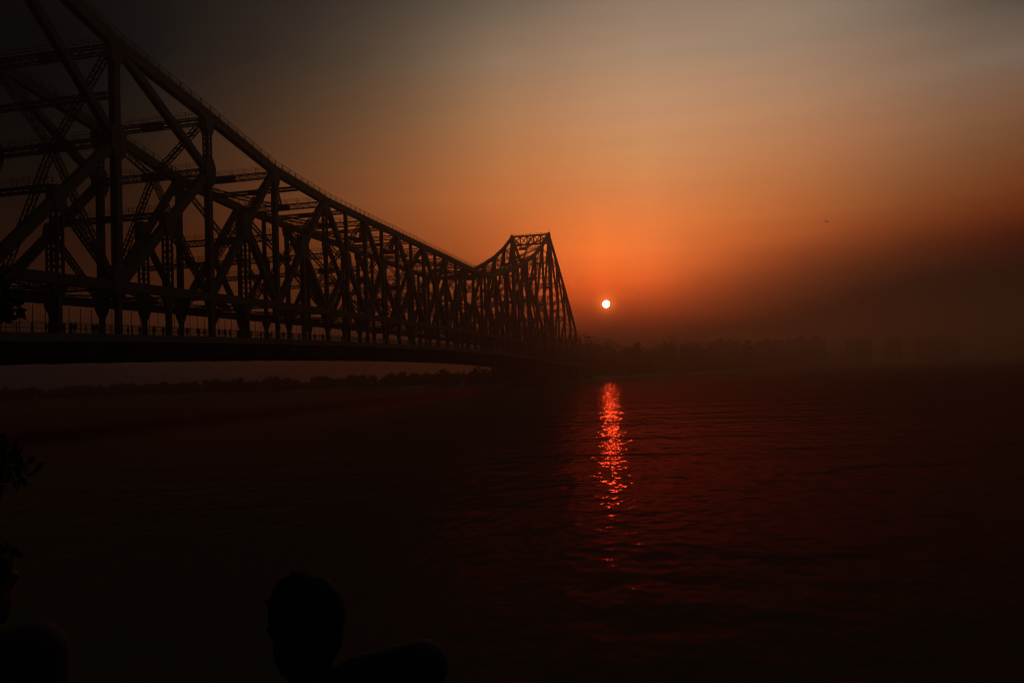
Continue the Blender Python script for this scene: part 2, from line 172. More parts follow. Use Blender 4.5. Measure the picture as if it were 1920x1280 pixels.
# ------------------------------------------------------------------ mesh helpers
def link(o, parent=None):
    COL.objects.link(o)
    if parent is not None: o.parent = parent
    return o
def tag(o, label=None, cat=None, group=None, kind=None):
    if label: o['label'] = label
    if cat: o['category'] = cat
    if group: o['group'] = group
    if kind: o['kind'] = kind
    return o
def empty(name, loc=(0, 0, 0), rz=0.0):
    o = bpy.data.objects.new(name, None); o.location = loc; o.rotation_euler = (0, 0, rz)
    o.empty_display_size = 0.2
    return link(o)
class MB:
    def __init__(s): s.v = []; s.f = []
    def add(s, vs, fs):
        b = len(s.v); s.v += [tuple(p) for p in vs]; s.f += [tuple(i + b for i in f) for f in fs]
    BF = ((0, 3, 2, 1), (4, 5, 6, 7), (0, 1, 5, 4), (1, 2, 6, 5), (2, 3, 7, 6), (3, 0, 4, 7))
    def box(s, a, b):
        x0, y0, z0 = a; x1, y1, z1 = b
        s.add([(x0, y0, z0), (x1, y0, z0), (x1, y1, z0), (x0, y1, z0), (x0, y0, z1), (x1, y0, z1), (x1, y1, z1), (x0, y1, z1)], s.BF)
    def frame(s, p, q, side=None):
        d = (q - p); L = d.length; d = d / L
        h = Vector((0, 1, 0)) if side is None else Vector(side)
        h = h - d * h.dot(d)
        if h.length < 1e-3: h = Vector((1, 0, 0)) - d * d.x
        h.normalize(); n = d.cross(h); return d, h, n, L
    def beam(s, p, q, w, t, side=None):
        """box from p to q; w measured along `side` (default Y), t across"""
        p, q = Vector(p), Vector(q); d, h, n, L = s.frame(p, q, side)
        a, b = h * (w / 2), n * (t / 2)
        s.add([p - a - b, p + a - b, p + a + b, p - a + b, q - a - b, q + a - b, q + a + b, q - a + b], s.BF)
    def lattice(s, p, q, w, t, side=None, bar=0.16, lace=0.09, solid=0.0, pitch=None, faces='wt'):
        """laced built-up member: four corner bars, zigzag lacing on the faces, optional solid plate part at the middle"""
        p, q = Vector(p), Vector(q); d, h, n, L = s.frame(p, q, side)
        A, B = h * (w / 2 - bar / 2), n * (t / 2 - bar / 2)
        for i in (-1, 1):
            for j in (-1, 1):
                o = A * i + B * j; s.beam(p + o, q + o, bar, bar, h)
        for fc in faces:
            if fc == 't': U, V, wid = A, B, t       # faces at +-A carrying zigzag across B
            else: U, V, wid = B, A, w
            k = max(2, int(round(L / (pitch or wid * 0.8))))
            for sg in (-1, 1):
                for i in range(k):
                    a = p + d * (L * i / k) + U * sg + V * (1 if i % 2 else -1)
                    b = p + d * (L * (i + 1) / k) + U * sg + V * (-1 if i % 2 else 1)
                    s.beam(a, b, lace, lace * 0.6, U)
        if solid:
            c = (p + q) / 2
            s.beam(c - d * solid / 2, c + d * solid / 2, w + 0.05, t + 0.05, h)
    def plate(s, c, poly, th):
        """polygon in the XZ plane around c, thickness th along Y"""
        n = len(poly); vs = [(c[0] + x, c[1] - th / 2, c[2] + z) for x, z in poly] + [(c[0] + x, c[1] + th / 2, c[2] + z) for x, z in poly]
        fs = [tuple(range(n)), tuple(reversed(range(n, 2 * n)))] + [(i + n, (i + 1) % n + n, (i + 1) % n, i) for i in range(n)]
        s.add(vs, fs)
    def tube(s, pts, rad, n=8):
        pts = [Vector(p) for p in pts]; rings = []
        rr = rad if isinstance(rad, (list, tuple)) else [rad] * len(pts)
        for i, p in enumerate(pts):
            d = (pts[min(i + 1, len(pts) - 1)] - pts[max(i - 1, 0)]).normalized()
            u = d.cross(Vector((0.3, 0.9, 0.2))).normalized(); v = d.cross(u)
            rings.append([p + (u * cos(2 * pi * k / n) + v * sin(2 * pi * k / n)) * rr[i] for k in range(n)])
        b = len(s.v)
        for r in rings: s.v += [tuple(x) for x in r]
        for i in range(len(rings) - 1):
            for k in range(n):
                s.f.append((b + i * n + k, b + i * n + (k + 1) % n, b + (i + 1) * n + (k + 1) % n, b + (i + 1) * n + k))
        s.f.append(tuple(b + k for k in reversed(range(n)))); s.f.append(tuple(b + (len(rings) - 1) * n + k for k in range(n)))
    def ball(s, c, r, nu=12, nv=8, sc=(1, 1, 1), M=None):
        vs = [];
        for i in range(nv + 1):
            th = pi * i / nv
            for k in range(nu):
                ph = 2 * pi * k / nu
                q = Vector((sin(th) * cos(ph) * sc[0], sin(th) * sin(ph) * sc[1], cos(th) * sc[2])) * r
                if M is not None: q = M @ q
                vs.append(Vector(c) + q)
        fs = []
        for i in range(nv):
            for k in range(nu):
                fs.append((i * nu + k, (i + 1) * nu + k, (i + 1) * nu + (k + 1) % nu, i * nu + (k + 1) % nu))
        s.add(vs, fs)
    def build(s, name, m, parent=None, smooth=False):
        me = bpy.data.meshes.new(name); me.from_pydata(s.v, [], s.f); me.update()
        if smooth:
            for p in me.polygons: p.use_smooth = True
        me.materials.append(m)
        return link(bpy.data.objects.new(name, me), parent)

#PART-SETTING
# ------------------------------------------------------------------ water
def water_material():
    m = bpy.data.materials.new('river water'); m.use_nodes = True; t = m.node_tree; t.nodes.clear()
    out = t.nodes.new('ShaderNodeOutputMaterial')
    tc = t.nodes.new('ShaderNodeTexCoord')
    def noise(sx_, sy_, detail, rough=0.55, dist=0.0):
        mp = t.nodes.new('ShaderNodeMapping'); mp.inputs['Scale'].default_value = (sx_, sy_, 1)
        mp.inputs['Rotation'].default_value = (0, 0, R(12))
        t.links.new(tc.outputs['Object'], mp.inputs['Vector'])
        n = t.nodes.new('ShaderNodeTexNoise'); n.inputs['Scale'].default_value = 1
        n.inputs['Detail'].default_value = detail; n.inputs['Roughness'].default_value = rough; n.inputs['Distortion'].default_value = dist
        t.links.new(mp.outputs[0], n.inputs['Vector']); return NX(t, n.outputs[0])
    patch = noise(0.012, 0.006, 3, 0.5, 0.6)                     # calmer and rougher stretches of water
    amp = ((patch - 0.38) / 0.24).op('MAXIMUM', 0.0).op('MINIMUM', 1.0) * 0.75 + 0.35
    h = noise(0.09, 0.035, 2) * 0.36 + noise(0.34, 0.46, 2) * 0.21 + (noise(1.2, 1.6, 3) * 0.044 + noise(4.0, 5.0, 2) * 0.009) * amp
    # a few low wakes running across the river
    sp = t.nodes.new('ShaderNodeSeparateXYZ'); t.links.new(tc.outputs['Object'], sp.inputs[0])
    X_, Y_ = NX(t, sp.outputs[0]), NX(t, sp.outputs[1])
    wob = noise(0.05, 0.11, 3, 0.6); msk = noise(0.03, 0.07, 2)
    for x0, tilt, wid, amp_, sh in ((-158.0, 0.10, 0.9, 0.13, 0.0), (-166.0, -0.05, 0.8, 0.11, 0.1), (-202.0, 0.12, 0.55, 0.11, 0.05), (-217.5, 0.42, 0.50, 0.10, 0.0), (-221.0, 0.20, 0.45, 0.08, 0.12), (-226.5, 0.15, 0.45, 0.07, 0.06)):
        u = (X_ - x0 + (Y_ + 87.4) * tilt + (wob - 0.5) * (14.0 * wid)) / wid
        g = (u * u * -1.0).op('EXPONENT') * ((msk - (0.40 + sh)) / 0.15).op('MAXIMUM', 0.0).op('MINIMUM', 1.0)
        h = h + g * amp_
    bp = t.nodes.new('ShaderNodeBump'); bp.inputs['Strength'].default_value = 1.0; bp.inputs['Distance'].default_value = 1.0
    t.links.new(h.k, bp.inputs['Height'])
    fr = t.nodes.new('ShaderNodeFresnel'); fr.inputs['IOR'].default_value = 1.33
    t.links.new(bp.outputs[0], fr.inputs['Normal'])
    F = NX(t, fr.outputs[0]).op('MINIMUM', 0.60)          # wave slopes hide each other at grazing angles
    cc = t.nodes.new('ShaderNodeCombineColor')
    t.links.new(((F ** 3.3) * 0.95).k, cc.inputs[0]); t.links.new(((F ** 4.6) * 0.66).k, cc.inputs[1]); t.links.new(((F ** 3.7) * 0.55).k, cc.inputs[2])
    gl = t.nodes.new('ShaderNodeBsdfGlossy'); gl.inputs['Roughness'].default_value = 0.07
    t.links.new(cc.outputs[0], gl.inputs['Color']); t.links.new(bp.outputs[0], gl.inputs['Normal'])
    df = t.nodes.new('ShaderNodeBsdfDiffuse'); df.inputs['Color'].default_value = (0.066, 0.054, 0.032, 1)
    ad = t.nodes.new('ShaderNodeAddShader'); t.links.new(gl.outputs[0], ad.inputs[0]); t.links.new(df.outputs[0], ad.inputs[1])
    t.links.new(ad.outputs[0], out.inputs[0]); return m
b = MB(); b.add([(-262, -1900, 0), (2900, -1900, 0), (2900, 1500, 0), (-262, 1500, 0)], [(0, 1, 2, 3)])
tag(b.build('water', water_material()), kind='structure')
#PART-REST

# ------------------------------------------------------------------ the bridge
WB = 23.2                                            # distance between the two trusses
LEFT = [-228.6, -206.8, -184.8, -160.1, -135.2, -110.6, -86.3]
SUSP = [-86.3 + 24.5 * k for k in range(8)]
RIGHT = [85.2 + 23.9 * k for k in range(7)]
ANCH = [228.6, 253.4, 278.2, 303.0, 327.7]
ZT = [(-228.6, 92), (-206.8, 79.5), (-184.8, 68.6), (-160.1, 61.3), (-135.2, 57.2), (-110.6, 52.7), (-86.3, 51.1), (-61.8, 50.7), (-37.3, 50.5),
      (-12.8, 50.2), (11.7, 50.0), (36.2, 49.6), (60.7, 49.5), (85.2, 51.6), (109.1, 55.8), (133.0, 60.6), (156.9, 66.6), (180.8, 73.4),
      (204.7, 81.9), (228.6, 92.1), (253.4, 79.3), (278.2, 66.0), (303.0, 51.8), (327.7, 36.5)]
def lerp_tab(tab, x):
    for (a, p), (b, q) in zip(tab, tab[1:]):
        if x <= b: return p + (q - p) * (x - a) / (b - a)
    return tab[-1][1]
def zt(x): return lerp_tab(ZT, x)
def zl(x): return 24.1 - 0.45e-4 * min(x * x, 56000)
def zd(x): return 16.75 - 0.69e-4 * min(x * x, 60000)
KZ = {-206.8: 50.0, -184.8: 47.0, -160.1: 45.7, -135.2: 46.6, 133.0: 46.6, 156.9: 45.7, 180.8: 47.0, 204.7: 50.0}

bridge = empty('truss_bridge')
tag(bridge, 'huge dark steel cantilever truss bridge crossing the hazy river towards the far bank', 'bridge')
def oct_poly(r): return [(-r * 0.78, -r * 0.5), (-r * 0.42, -r * 1.25), (r * 0.42, -r * 1.25), (r * 0.78, -r * 0.5), (r * 0.78, r * 0.5), (r * 0.42, r * 1.25), (-r * 0.42, r * 1.25), (-r * 0.78, r * 0.5)]
def gusset(mb, x, y, z, r): mb.plate((x, y, z), oct_poly(r), 1.42)
MAIN = LEFT[:-1] + SUSP[:-1] + RIGHT + ANCH[1:]

for y in (0.0, WB):
    # chords
    mb = MB()
    for a, c in zip(MAIN, MAIN[1:]):
        t = 1.85 if (a < -110 or a >= 109) else 1.6
        mb.beam((a, y, zt(a)), (c, y, zt(c)), 1.3, t)
    for x in MAIN[1:-1]: gusset(mb, x, y, zt(x) - (1.5 if abs(x) > 90 else 1.25), 1.7 if abs(x) > 90 else 1.45)
    mb.build('top_chord', M_STEEL, bridge)
    mb = MB(); xs = [-228.6 + 6.2 * i for i in range(91)]
    xs = [x for x in xs if x < 327.7] + [327.7]
    for a, c in zip(xs, xs[1:]): mb.beam((a, y, zl(a)), (c, y, zl(c)), 1.3, 1.5)
    mb.build('bottom_chord', M_STEEL, bridge)
    # catwalk handrail on the top chord
    mb = MB(); x = -206.8
    pts = []
    while x < 228: pts.append(x); x += 3.0
    for yy in (y - 0.6,):
        for i, x in enumerate(pts):
            z0 = zt(x) + 0.6
            mb.beam((x, yy, z0), (x, yy, z0 + 1.3), 0.13, 0.13)
            if i + 1 < len(pts):
                for hh in (1.27, 0.65):
                    mb.beam((x, yy, z0 + hh), (pts[i + 1], yy, zt(pts[i + 1]) + 0.6 + hh), 0.08, 0.08)
    mb.build('catwalk_handrail', M_STEEL, bridge)

    def post(x, z0, z1, w=1.05, t=1.1, name='post', gus=()):
        mb = MB(); mb.beam((x, y, z0), (x, y, z1), t, w)
        for gz, r in gus: gusset(mb, x, y, gz, r)
        return mb.build(name, M_STEEL, bridge)
    def lpost(x, z0, z1, name='sub_post', w=1.3, t=1.3):
        mb = MB(); mb.lattice((x, y, z0), (x, y, z1), t, w, bar=0.3, lace=0.14, pitch=1.1); return mb.build(name, M_STEEL, bridge)
    def diag(xa, za, xb, zb, w=1.15, name='diagonal', lat=False):
        mb = MB()
        if lat: mb.lattice((xa, y, za), (xb, y, zb), 1.0, w, bar=0.24, lace=0.12)
        else: mb.beam((xa, y, za), (xb, y, zb), 1.1, w)
        return mb.build(name, M_STEEL, bridge)
    # cantilever arms with K panels; e runs from the tower outwards
    for seq in (LEFT, list(reversed(RIGHT))):
        tower = seq[0]
        # tower leg down to its pier
        mb = MB(); mb.beam((tower, y, 6.5), (tower, y, zl(tower)), 2.2, 3.0); mb.beam((tower, y, zl(tower)), (tower, y, zt(tower) + 0.8), 2.0, 2.6)
        gusset(mb, tower, y, zl(tower), 3.2); gusset(mb, tower, y, 50, 2.6); gusset(mb, tower, y, zt(tower) - 1.2, 2.2)
        mb.build('tower_leg', M_STEEL, bridge)
        for i in range(1, 5):
            x = seq[i]; xo = seq[i - 1]; k = KZ[round(x, 1)]
            if i in (4,):                       # laced above the K node, plated below
                post(x, zl(x), k, 1.15, 1.1, gus=((k, 2.0), (zl(x) + 0.8, 1.7)))
                lpost(x, k, zt(x) - 0.4, 'upper_post', 1.2)
            else:
                post(x, zl(x), zt(x), 1.25, 1.2, gus=((k, 2.2), (zl(x) + 0.8, 1.9)))
            diag(xo, zt(xo), x, k, 1.3); diag(x, k, xo, zl(xo), 1.5)
            xm, zm = (x + xo) / 2, (k + zl(xo)) / 2
            mb = MB(); gusset(mb, xm, y, zm, 1.5); mb.lattice((xm, y, zm), (xm, y, zl(xm)), 1.3, 1.4, bar=0.32, lace=0.14, pitch=1.1)
            mb.build('sub_post', M_STEEL, bridge)
            diag(xm, zm, x, zl(x), 0.9, 'sub_diagonal', True)
        for i in (5, 6):                        # two plain panels beside the hinge
            x, xo = seq[i], seq[i - 1]
            if i == 5: post(x, zl(x), zt(x), 1.05, 1.1, gus=((zl(x) + 0.8, 1.6),))
            else:
                zmid = (zl(x) + zt(x)) / 2
                lpost(x, zmid, zt(x), 'upper_post', 0.9); post(x, zl(x), zmid, 0.75, 0.9, gus=((zl(x) + 0.7, 1.4),))
            diag(x, zt(x), xo, zl(xo), 1.35)
            xm, zm = (x + xo) / 2, (zt(x) + zl(xo)) / 2 + 0.5
            mb = MB(); gusset(mb, xm, y, zm, 2.1)
            if i == 5: mb.lattice((xm, y, zm), (xm, y, zl(xm)), 1.4, 1.9, bar=0.34, lace=0.15, pitch=1.1)
            else: mb.beam((xm, y, zm), (xm, y, zl(xm)), 1.0, 0.75)
            mb.build('sub_post', M_STEEL, bridge)
            diag(xm, zm, x, zl(x), 0.95, 'sub_diagonal')
    # suspended span
    n = len(SUSP) - 1
    for i in range(1, n): post(SUSP[i], zl(SUSP[i]), zt(SUSP[i]), 1.0, 1.0, gus=((zl(SUSP[i]) + 0.7, 1.5),))
    for i in range(n):
        a, c = SUSP[i], SUSP[i + 1]; xm = (a + c) / 2
        rising = (i >= 4)                       # mirrored beyond the middle
        hi, lo = (c, a) if rising else (a, c)
        zm = (zt(hi) + zl(lo)) / 2
        diag(hi, zt(hi), lo, zl(lo), 1.15)
        if i == 3: diag(c, zt(c), a, zl(a), 0.95)
        mb = MB(); gusset(mb, xm, y, zm, 1.9); mb.beam((xm, y, zl(xm)), (xm, y, zt(xm)), 0.9, 0.72); mb.build('sub_post', M_STEEL, bridge)
        diag(xm, zm, hi, zl(hi), 0.9, 'sub_diagonal')
    # anchor arm
    for i in range(1, 4):
        x, xo = ANCH[i], ANCH[i - 1]; k = zl(x) + (zt(x) - zl(x)) * 0.5
        post(x, zl(x), zt(x), 1.3, 1.2, gus=((k, 2.0),)); diag(xo, zt(xo), x, k, 1.2); diag(x, k, xo, zl(xo), 1.3)
        xm = (x + xo) / 2; lpost(xm, zl(xm), (k + zl(xo)) / 2, 'sub_post')
    post(ANCH[4], 6, zt(ANCH[4]), 2.0, 1.6, 'end_post'); diag(ANCH[4], zt(ANCH[4]), ANCH[3], zl(ANCH[3]), 1.2)
    # hangers from the lower chord down to the deck
    hx = sorted(set(MAIN[:-1] + [(a + c) / 2 for a, c in zip(MAIN, MAIN[1:])]))
    for x in hx[1:]:
        if x == 228.6: continue
        mb = MB(); z0, z1 = zd(x) - 1.0, zl(x)
        mb.beam((x, y, z0), (x, y, z1), 0.8, 0.82)
        mb.plate((x, y, z1 - 0.7), [(-1.5, 0), (-1.5, -0.5), (-0.41, -2.2), (0.41, -2.2), (1.5, -0.5), (1.5, 0)], 0.7)
        mb.build('hanger', M_STEEL, bridge)

# ---- bracing between the trusses
def strut(x, z, t=1.35, w=1.2, solid=4.2, rail=True):
    mb = MB(); mb.lattice((x, 0.6, z), (x, WB - 0.6, z), w, t, side=(1, 0, 0), bar=0.17, lace=0.12, solid=solid, pitch=0.95)
    mb.beam((x - w / 2, 0.6, z), (x - w / 2, WB - 0.6, z), 0.1, 0.1); mb.beam((x + w / 2, 0.6, z), (x + w / 2, WB - 0.6, z), 0.1, 0.1)
    s = mb.build('cross_strut', M_STEEL, bridge)
    if rail:
        r = MB(); k = 7
        for i in range(k + 1):
            yy = 1.0 + (WB - 2) * i / k
            for sx in (-0.5, 0.5): r.beam((x + sx, yy, z + t / 2), (x + sx, yy, z + t / 2 + 1.15), 0.07, 0.07)
        for sx in (-0.5, 0.5):
            for hh in (0.6, 1.12): r.beam((x + sx, 1.0, z + t / 2 + hh), (x + sx, WB - 1.0, z + t / 2 + hh), 0.045, 0.045)
        r.build('strut_handrail', M_STEEL, s)
def brace(p, q, w=1.0, name='sway_brace'):
    mb = MB(); mb.lattice(p, q, w, w, side=(1, 0, 0), bar=0.17, lace=0.12, pitch=0.95); mb.build(name, M_STEEL, bridge)
MID = WB / 2
for x in MAIN[:-1]:
    top, low = zt(x) - 1.0, zl(x)
    far = x > 229
    if abs(abs(x) - 228.6) < 0.1: continue
    k = KZ.get(round(x, 1), low + (top - low) * 0.52)
    strut(x, top)
    strut(x, k, rail=x < 60)
    strut(x, low + 0.1, 1.1, rail=False, solid=0)
    for y in (0.6, WB - 0.6):
        brace((x, y, top), (x, MID, k), name='sway_brace')
        brace((x, MID, k), (x, y, low), name='sway_brace')
    if top - k > 14: strut(x, (top + k) / 2, 1.0, 1.0, 0, rail=False)
for a, c in zip(MAIN, MAIN[1:]):                      # struts at the half panels and the bracing in the plane of the chords
    xm = (a + c) / 2
    if -120 < xm < 120:
        strut(xm, zt(xm) - 0.5, 1.0, 1.0, 3.0, rail=False)
    strut(xm, zl(xm) + (KZ.get(round(c, 1), zl(xm) + 13) - zl(xm)) * 0.5 + 1.5, 1.0, 1.0, 2.5, rail=xm < 0)
    for y in (0.5, WB - 0.5):
        s = (-1 if xm < 0 else 1)
        if xm > -122: brace(((a if s > 0 else c), MID, zt(a if s > 0 else c) - 0.9), ((c if s > 0 else a), y, zt(c if s > 0 else a) - 0.7), 1.0, 'lateral_brace')
        brace(((a if s > 0 else c), MID, zl(a if s > 0 else c)), ((c if s > 0 else a), y, zl(c if s > 0 else a)), 0.9, 'lower_lateral')
# portals at the towers
for x in (-228.6, 228.6):
    z1, z0 = zt(x) + 0.4, zt(x) - 5.0; mb = MB()
    mb.beam((x, 0.8, z1), (x, WB - 0.8, z1), 1.6, 0.95, side=(1, 0, 0)); mb.beam((x, 0.8, z0), (x, WB - 0.8, z0), 1.6, 0.95, side=(1, 0, 0))
    for i in range(5):
        ya, yb = 0.9 + (WB - 1.8) * i / 5, 0.9 + (WB - 1.8) * (i + 1) / 5
        if i: mb.beam((x, ya, z0), (x, ya, z1), 0.9, 0.62, side=(1, 0, 0))
        mb.beam((x - 0.3, ya, z0), (x - 0.3, yb, z1), 0.3, 0.5, side=(1, 0, 0)); mb.beam((x + 0.3, ya, z1), (x + 0.3, yb, z0), 0.3, 0.5, side=(1, 0, 0))
    pt = mb.build('portal_frame', M_STEEL, bridge)
    r = MB()
    for i in range(11):
        yy = -0.6 + (WB + 1.2) * i / 10; hgt = 2.0 if i in (0, 5, 10) else 1.3
        r.beam((x, yy, z1), (x, yy, z1 + hgt), 0.22, 0.22)
    r.beam((x, -0.6, z1 + 1.2), (x, WB + 0.6, z1 + 1.2), 0.14, 0.14); r.build('portal_handrail', M_STEEL, pt)
    for z in (78, 66, 54, 40): strut(x, z, 1.5, 1.4, 4.0, rail=False)
    for (za, zb) in ((78, 66), (66, 54), (54, 40), (40, 25)):
        for y in (0.8, WB - 0.8): brace((x, y, za), (x, MID, zb), 1.1)

# ---- deck
def strip(mb, xs, ya, yb, ztop, thick):
    vs = []; n = len(xs)
    for x in xs:
        z = ztop(x); vs += [(x, ya, z), (x, yb, z), (x, yb, z - thick), (x, ya, z - thick)]
    fs = []
    for i in range(n - 1):
        o = i * 4
        for k in range(4): fs.append((o + k, o + (k + 1) % 4, o + 4 + (k + 1) % 4, o + 4 + k))
    fs += [(0, 3, 2, 1), (4 * n - 4, 4 * n - 3, 4 * n - 2, 4 * n - 1)]
    mb.add(vs, fs)
DX = [-330 + 10 * i for i in range(76)]
mb = MB(); strip(mb, DX, 1.2, WB - 1.2, lambda x: zd(x) - 0.05, 0.35); mb.build('roadway', M_ASPH, bridge)
for ya, yb in ((1.25, 1.65), (WB - 1.65, WB - 1.25)):
    mb = MB(); strip(mb, DX, ya, yb, lambda x: zd(x) + 0.25, 0.28); mb.build('kerb', M_CONC, bridge)
for ya, yb in ((-4.6, -0.7), (WB + 0.7, WB + 4.6)):
    mb = MB(); strip(mb, DX, ya, yb, lambda x: zd(x), 0.3); mb.build('footway', M_CONC, bridge)
for y0 in (-4.62, WB + 4.62):
    mb = MB(); strip(mb, DX, y0 - 0.15, y0 + 0.15, lambda x: zd(x) + 0.12, 1.1); mb.build('fascia_beam', M_FASCIA, bridge)
for y0 in (0.75, WB * 0.3, WB * 0.5, WB * 0.7, WB - 0.75):
    dpt = 3.0 if y0 in (0.75, WB - 0.75) else 1.6
    mb = MB(); strip(mb, DX, y0 - 0.25, y0 + 0.25, lambda x: zd(x) - 0.42, dpt); mb.build('deck_girder', M_STEEL, bridge)
for x in hx:
    z = zd(x) - 0.42
    mb = MB()
    prof = [(-4.45, 0), (WB + 4.45, 0), (WB + 4.45, -0.6), (WB + 0.5, -3.1), (-0.5, -3.1), (-4.45, -0.6)]
    n = len(prof)
    mb.add([(x - 0.3, p, z + q) for p, q in prof] + [(x + 0.3, p, z + q) for p, q in prof],
           [tuple(range(n)), tuple(reversed(range(n, 2 * n)))] + [(i + n, (i + 1) % n + n, (i + 1) % n, i) for i in range(n)])
    mb.build('floor_beam', M_STEEL, bridge)
# railings: a balustrade on the near footway, a taller fence on the far one
mb = MB(); x = -326.0; i = 0
while x < 400:
    z = zd(x)
    mb.beam((x, -4.5, z), (x, -4.5, z + 1.42), 0.12, 0.12)
    for k in range(1, 8):
        xx = x + 2.4 * k / 8; mb.beam((xx, -4.5, zd(xx) + 0.1), (xx, -4.5, zd(xx) + 1.36), 0.03, 0.03)
    for hh in (1.4, 0.75, 0.12): mb.beam((x, -4.5, z + hh), (x + 2.4, -4.5, zd(x + 2.4) + hh), 0.08, 0.08)
    x += 2.4
mb.build('footway_railing', M_STEEL, bridge)
mb = MB(); x = -240.0
while x < 340:
    z = zd(x); mb.beam((x, WB + 4.5, z), (x, WB + 4.5, z + 7.2), 0.09, 0.09)
    for hh in (1.3, 0.7, 4.4): mb.beam((x, WB + 4.5, z + hh), (x + 2.9, WB + 4.5, zd(x + 2.9) + hh), 0.06, 0.06)
    x += 2.9
mb.build('footway_fence', M_STEEL, bridge)
# piers
for x in (-228.6, 228.6, 327.7):
    for y in (0, WB):
        mb = MB(); w = 9 if abs(x) < 300 else 5
        for (h0, h1, s) in ((-4, 3.2, 1.0), (3.2, 4.2, 1.08), (4.2, 6.6, 0.7)):
            mb.box((x - w / 2 * s, y - w * 0.55 * s, h0), (x + w / 2 * s, y + w * 0.55 * s, h1))
        mb.build('pier', M_CONC, bridge)

# ------------------------------------------------------------------ helpers that place things by a view direction and a real distance
def at(px, py, dist):
    X, Y = px - 960, 640 - py
    d = fw * FPX + rt * (cos(ROL) * X + sin(ROL) * Y) + up * (-sin(ROL) * X + cos(ROL) * Y)
    return CAM + d / FPX * dist
# ------------------------------------------------------------------ river bed, banks
b = MB(); b.add([(-415, -1995, -6), (2990, -1995, -6), (2990, 1590, -6), (-415, 1590, -6)], [(0, 1, 2, 3)])
tag(b.build('ground', M_MUD), kind='structure')
SHORE = [(245, 1500), (236, 700), (230, 350), (228, 210), (235, 120), (242, 65), (245, 34), (256, 10), (300, -4), (380, -10), (460, -22), (560, -52),
         (680, -92), (850, -142), (1050, -202), (1280, -268), (1600, -360), (2100, -520), (2850, -760)]
def land(name, shore, far):
    mb = MB(); n = len(shore); rows = []
    for off, z in ((-14, -3.0), (0, 0.0), (5, 1.3), (16, 2.4)):
        r = []
        for i, p in enumerate(shore):
            a, c = Vector(shore[max(i - 1, 0)]), Vector(shore[min(i + 1, n - 1)]); t = (c - a).normalized(); nn = Vector((-t.y, t.x))
            q = Vector(p) + nn * (off + random.uniform(-1.5, 1.5)); r.append((q.x, q.y, z + (random.uniform(-0.25, 0.25) if z > 0 else 0)))
        rows.append(r)
    rows.append([(fx, fy, 3.0) for fx, fy in far])
    vs = [v for r in rows for v in r]
    mb.add(vs, [(j * n + i, j * n + i + 1, (j + 1) * n + i + 1, (j + 1) * n + i) for j in range(len(rows) - 1) for i in range(n - 1)])
    return tag(mb.build(name, M_MUD), kind='structure')
FARROW = [(2980, 1560 - 1000 * i / (len(SHORE) - 1) * 1.0 - (i / (len(SHORE) - 1)) ** 3 * 1100) for i in range(len(SHORE))]
land('far_bank', SHORE, FARROW)
# near bank: a stone terrace, and a flight of bathing steps down to the river
TERR_Z, STEP0, TREAD, RISE = 5.30, -270.3, 0.35, 0.18
mb = MB(); prof = [(-415, TERR_Z), (STEP0, TERR_Z)]; x, z = STEP0, TERR_Z
for i in range(36):
    z -= RISE; prof.append((x, z)); x += TREAD; prof.append((x, z))
prof += [(x, -5.9), (-415, -5.9)]; n = len(prof)
mb.add([(px_, -330, pz) for px_, pz in prof] + [(px_, -38, pz) for px_, pz in prof],
       [tuple(range(n)), tuple(reversed(range(n, 2 * n)))] + [(i + n, (i + 1) % n + n, (i + 1) % n, i) for i in range(n)])
tag(mb.build('riverside_steps', M_STONE), kind='structure')
mb = MB(); prof = [(-415, 6.0), (-262, 5.0), (-250, 1.5), (-238, -5.9), (-415, -5.9)]; n = len(prof)
mb.add([(px_, -37.9, pz) for px_, pz in prof] + [(px_, 900, pz) for px_, pz in prof],
       [tuple(range(n)), tuple(reversed(range(n, 2 * n)))] + [(i + n, (i + 1) % n + n, (i + 1) % n, i) for i in range(n)])
tag(mb.build('near_bank', M_MUD), kind='structure')

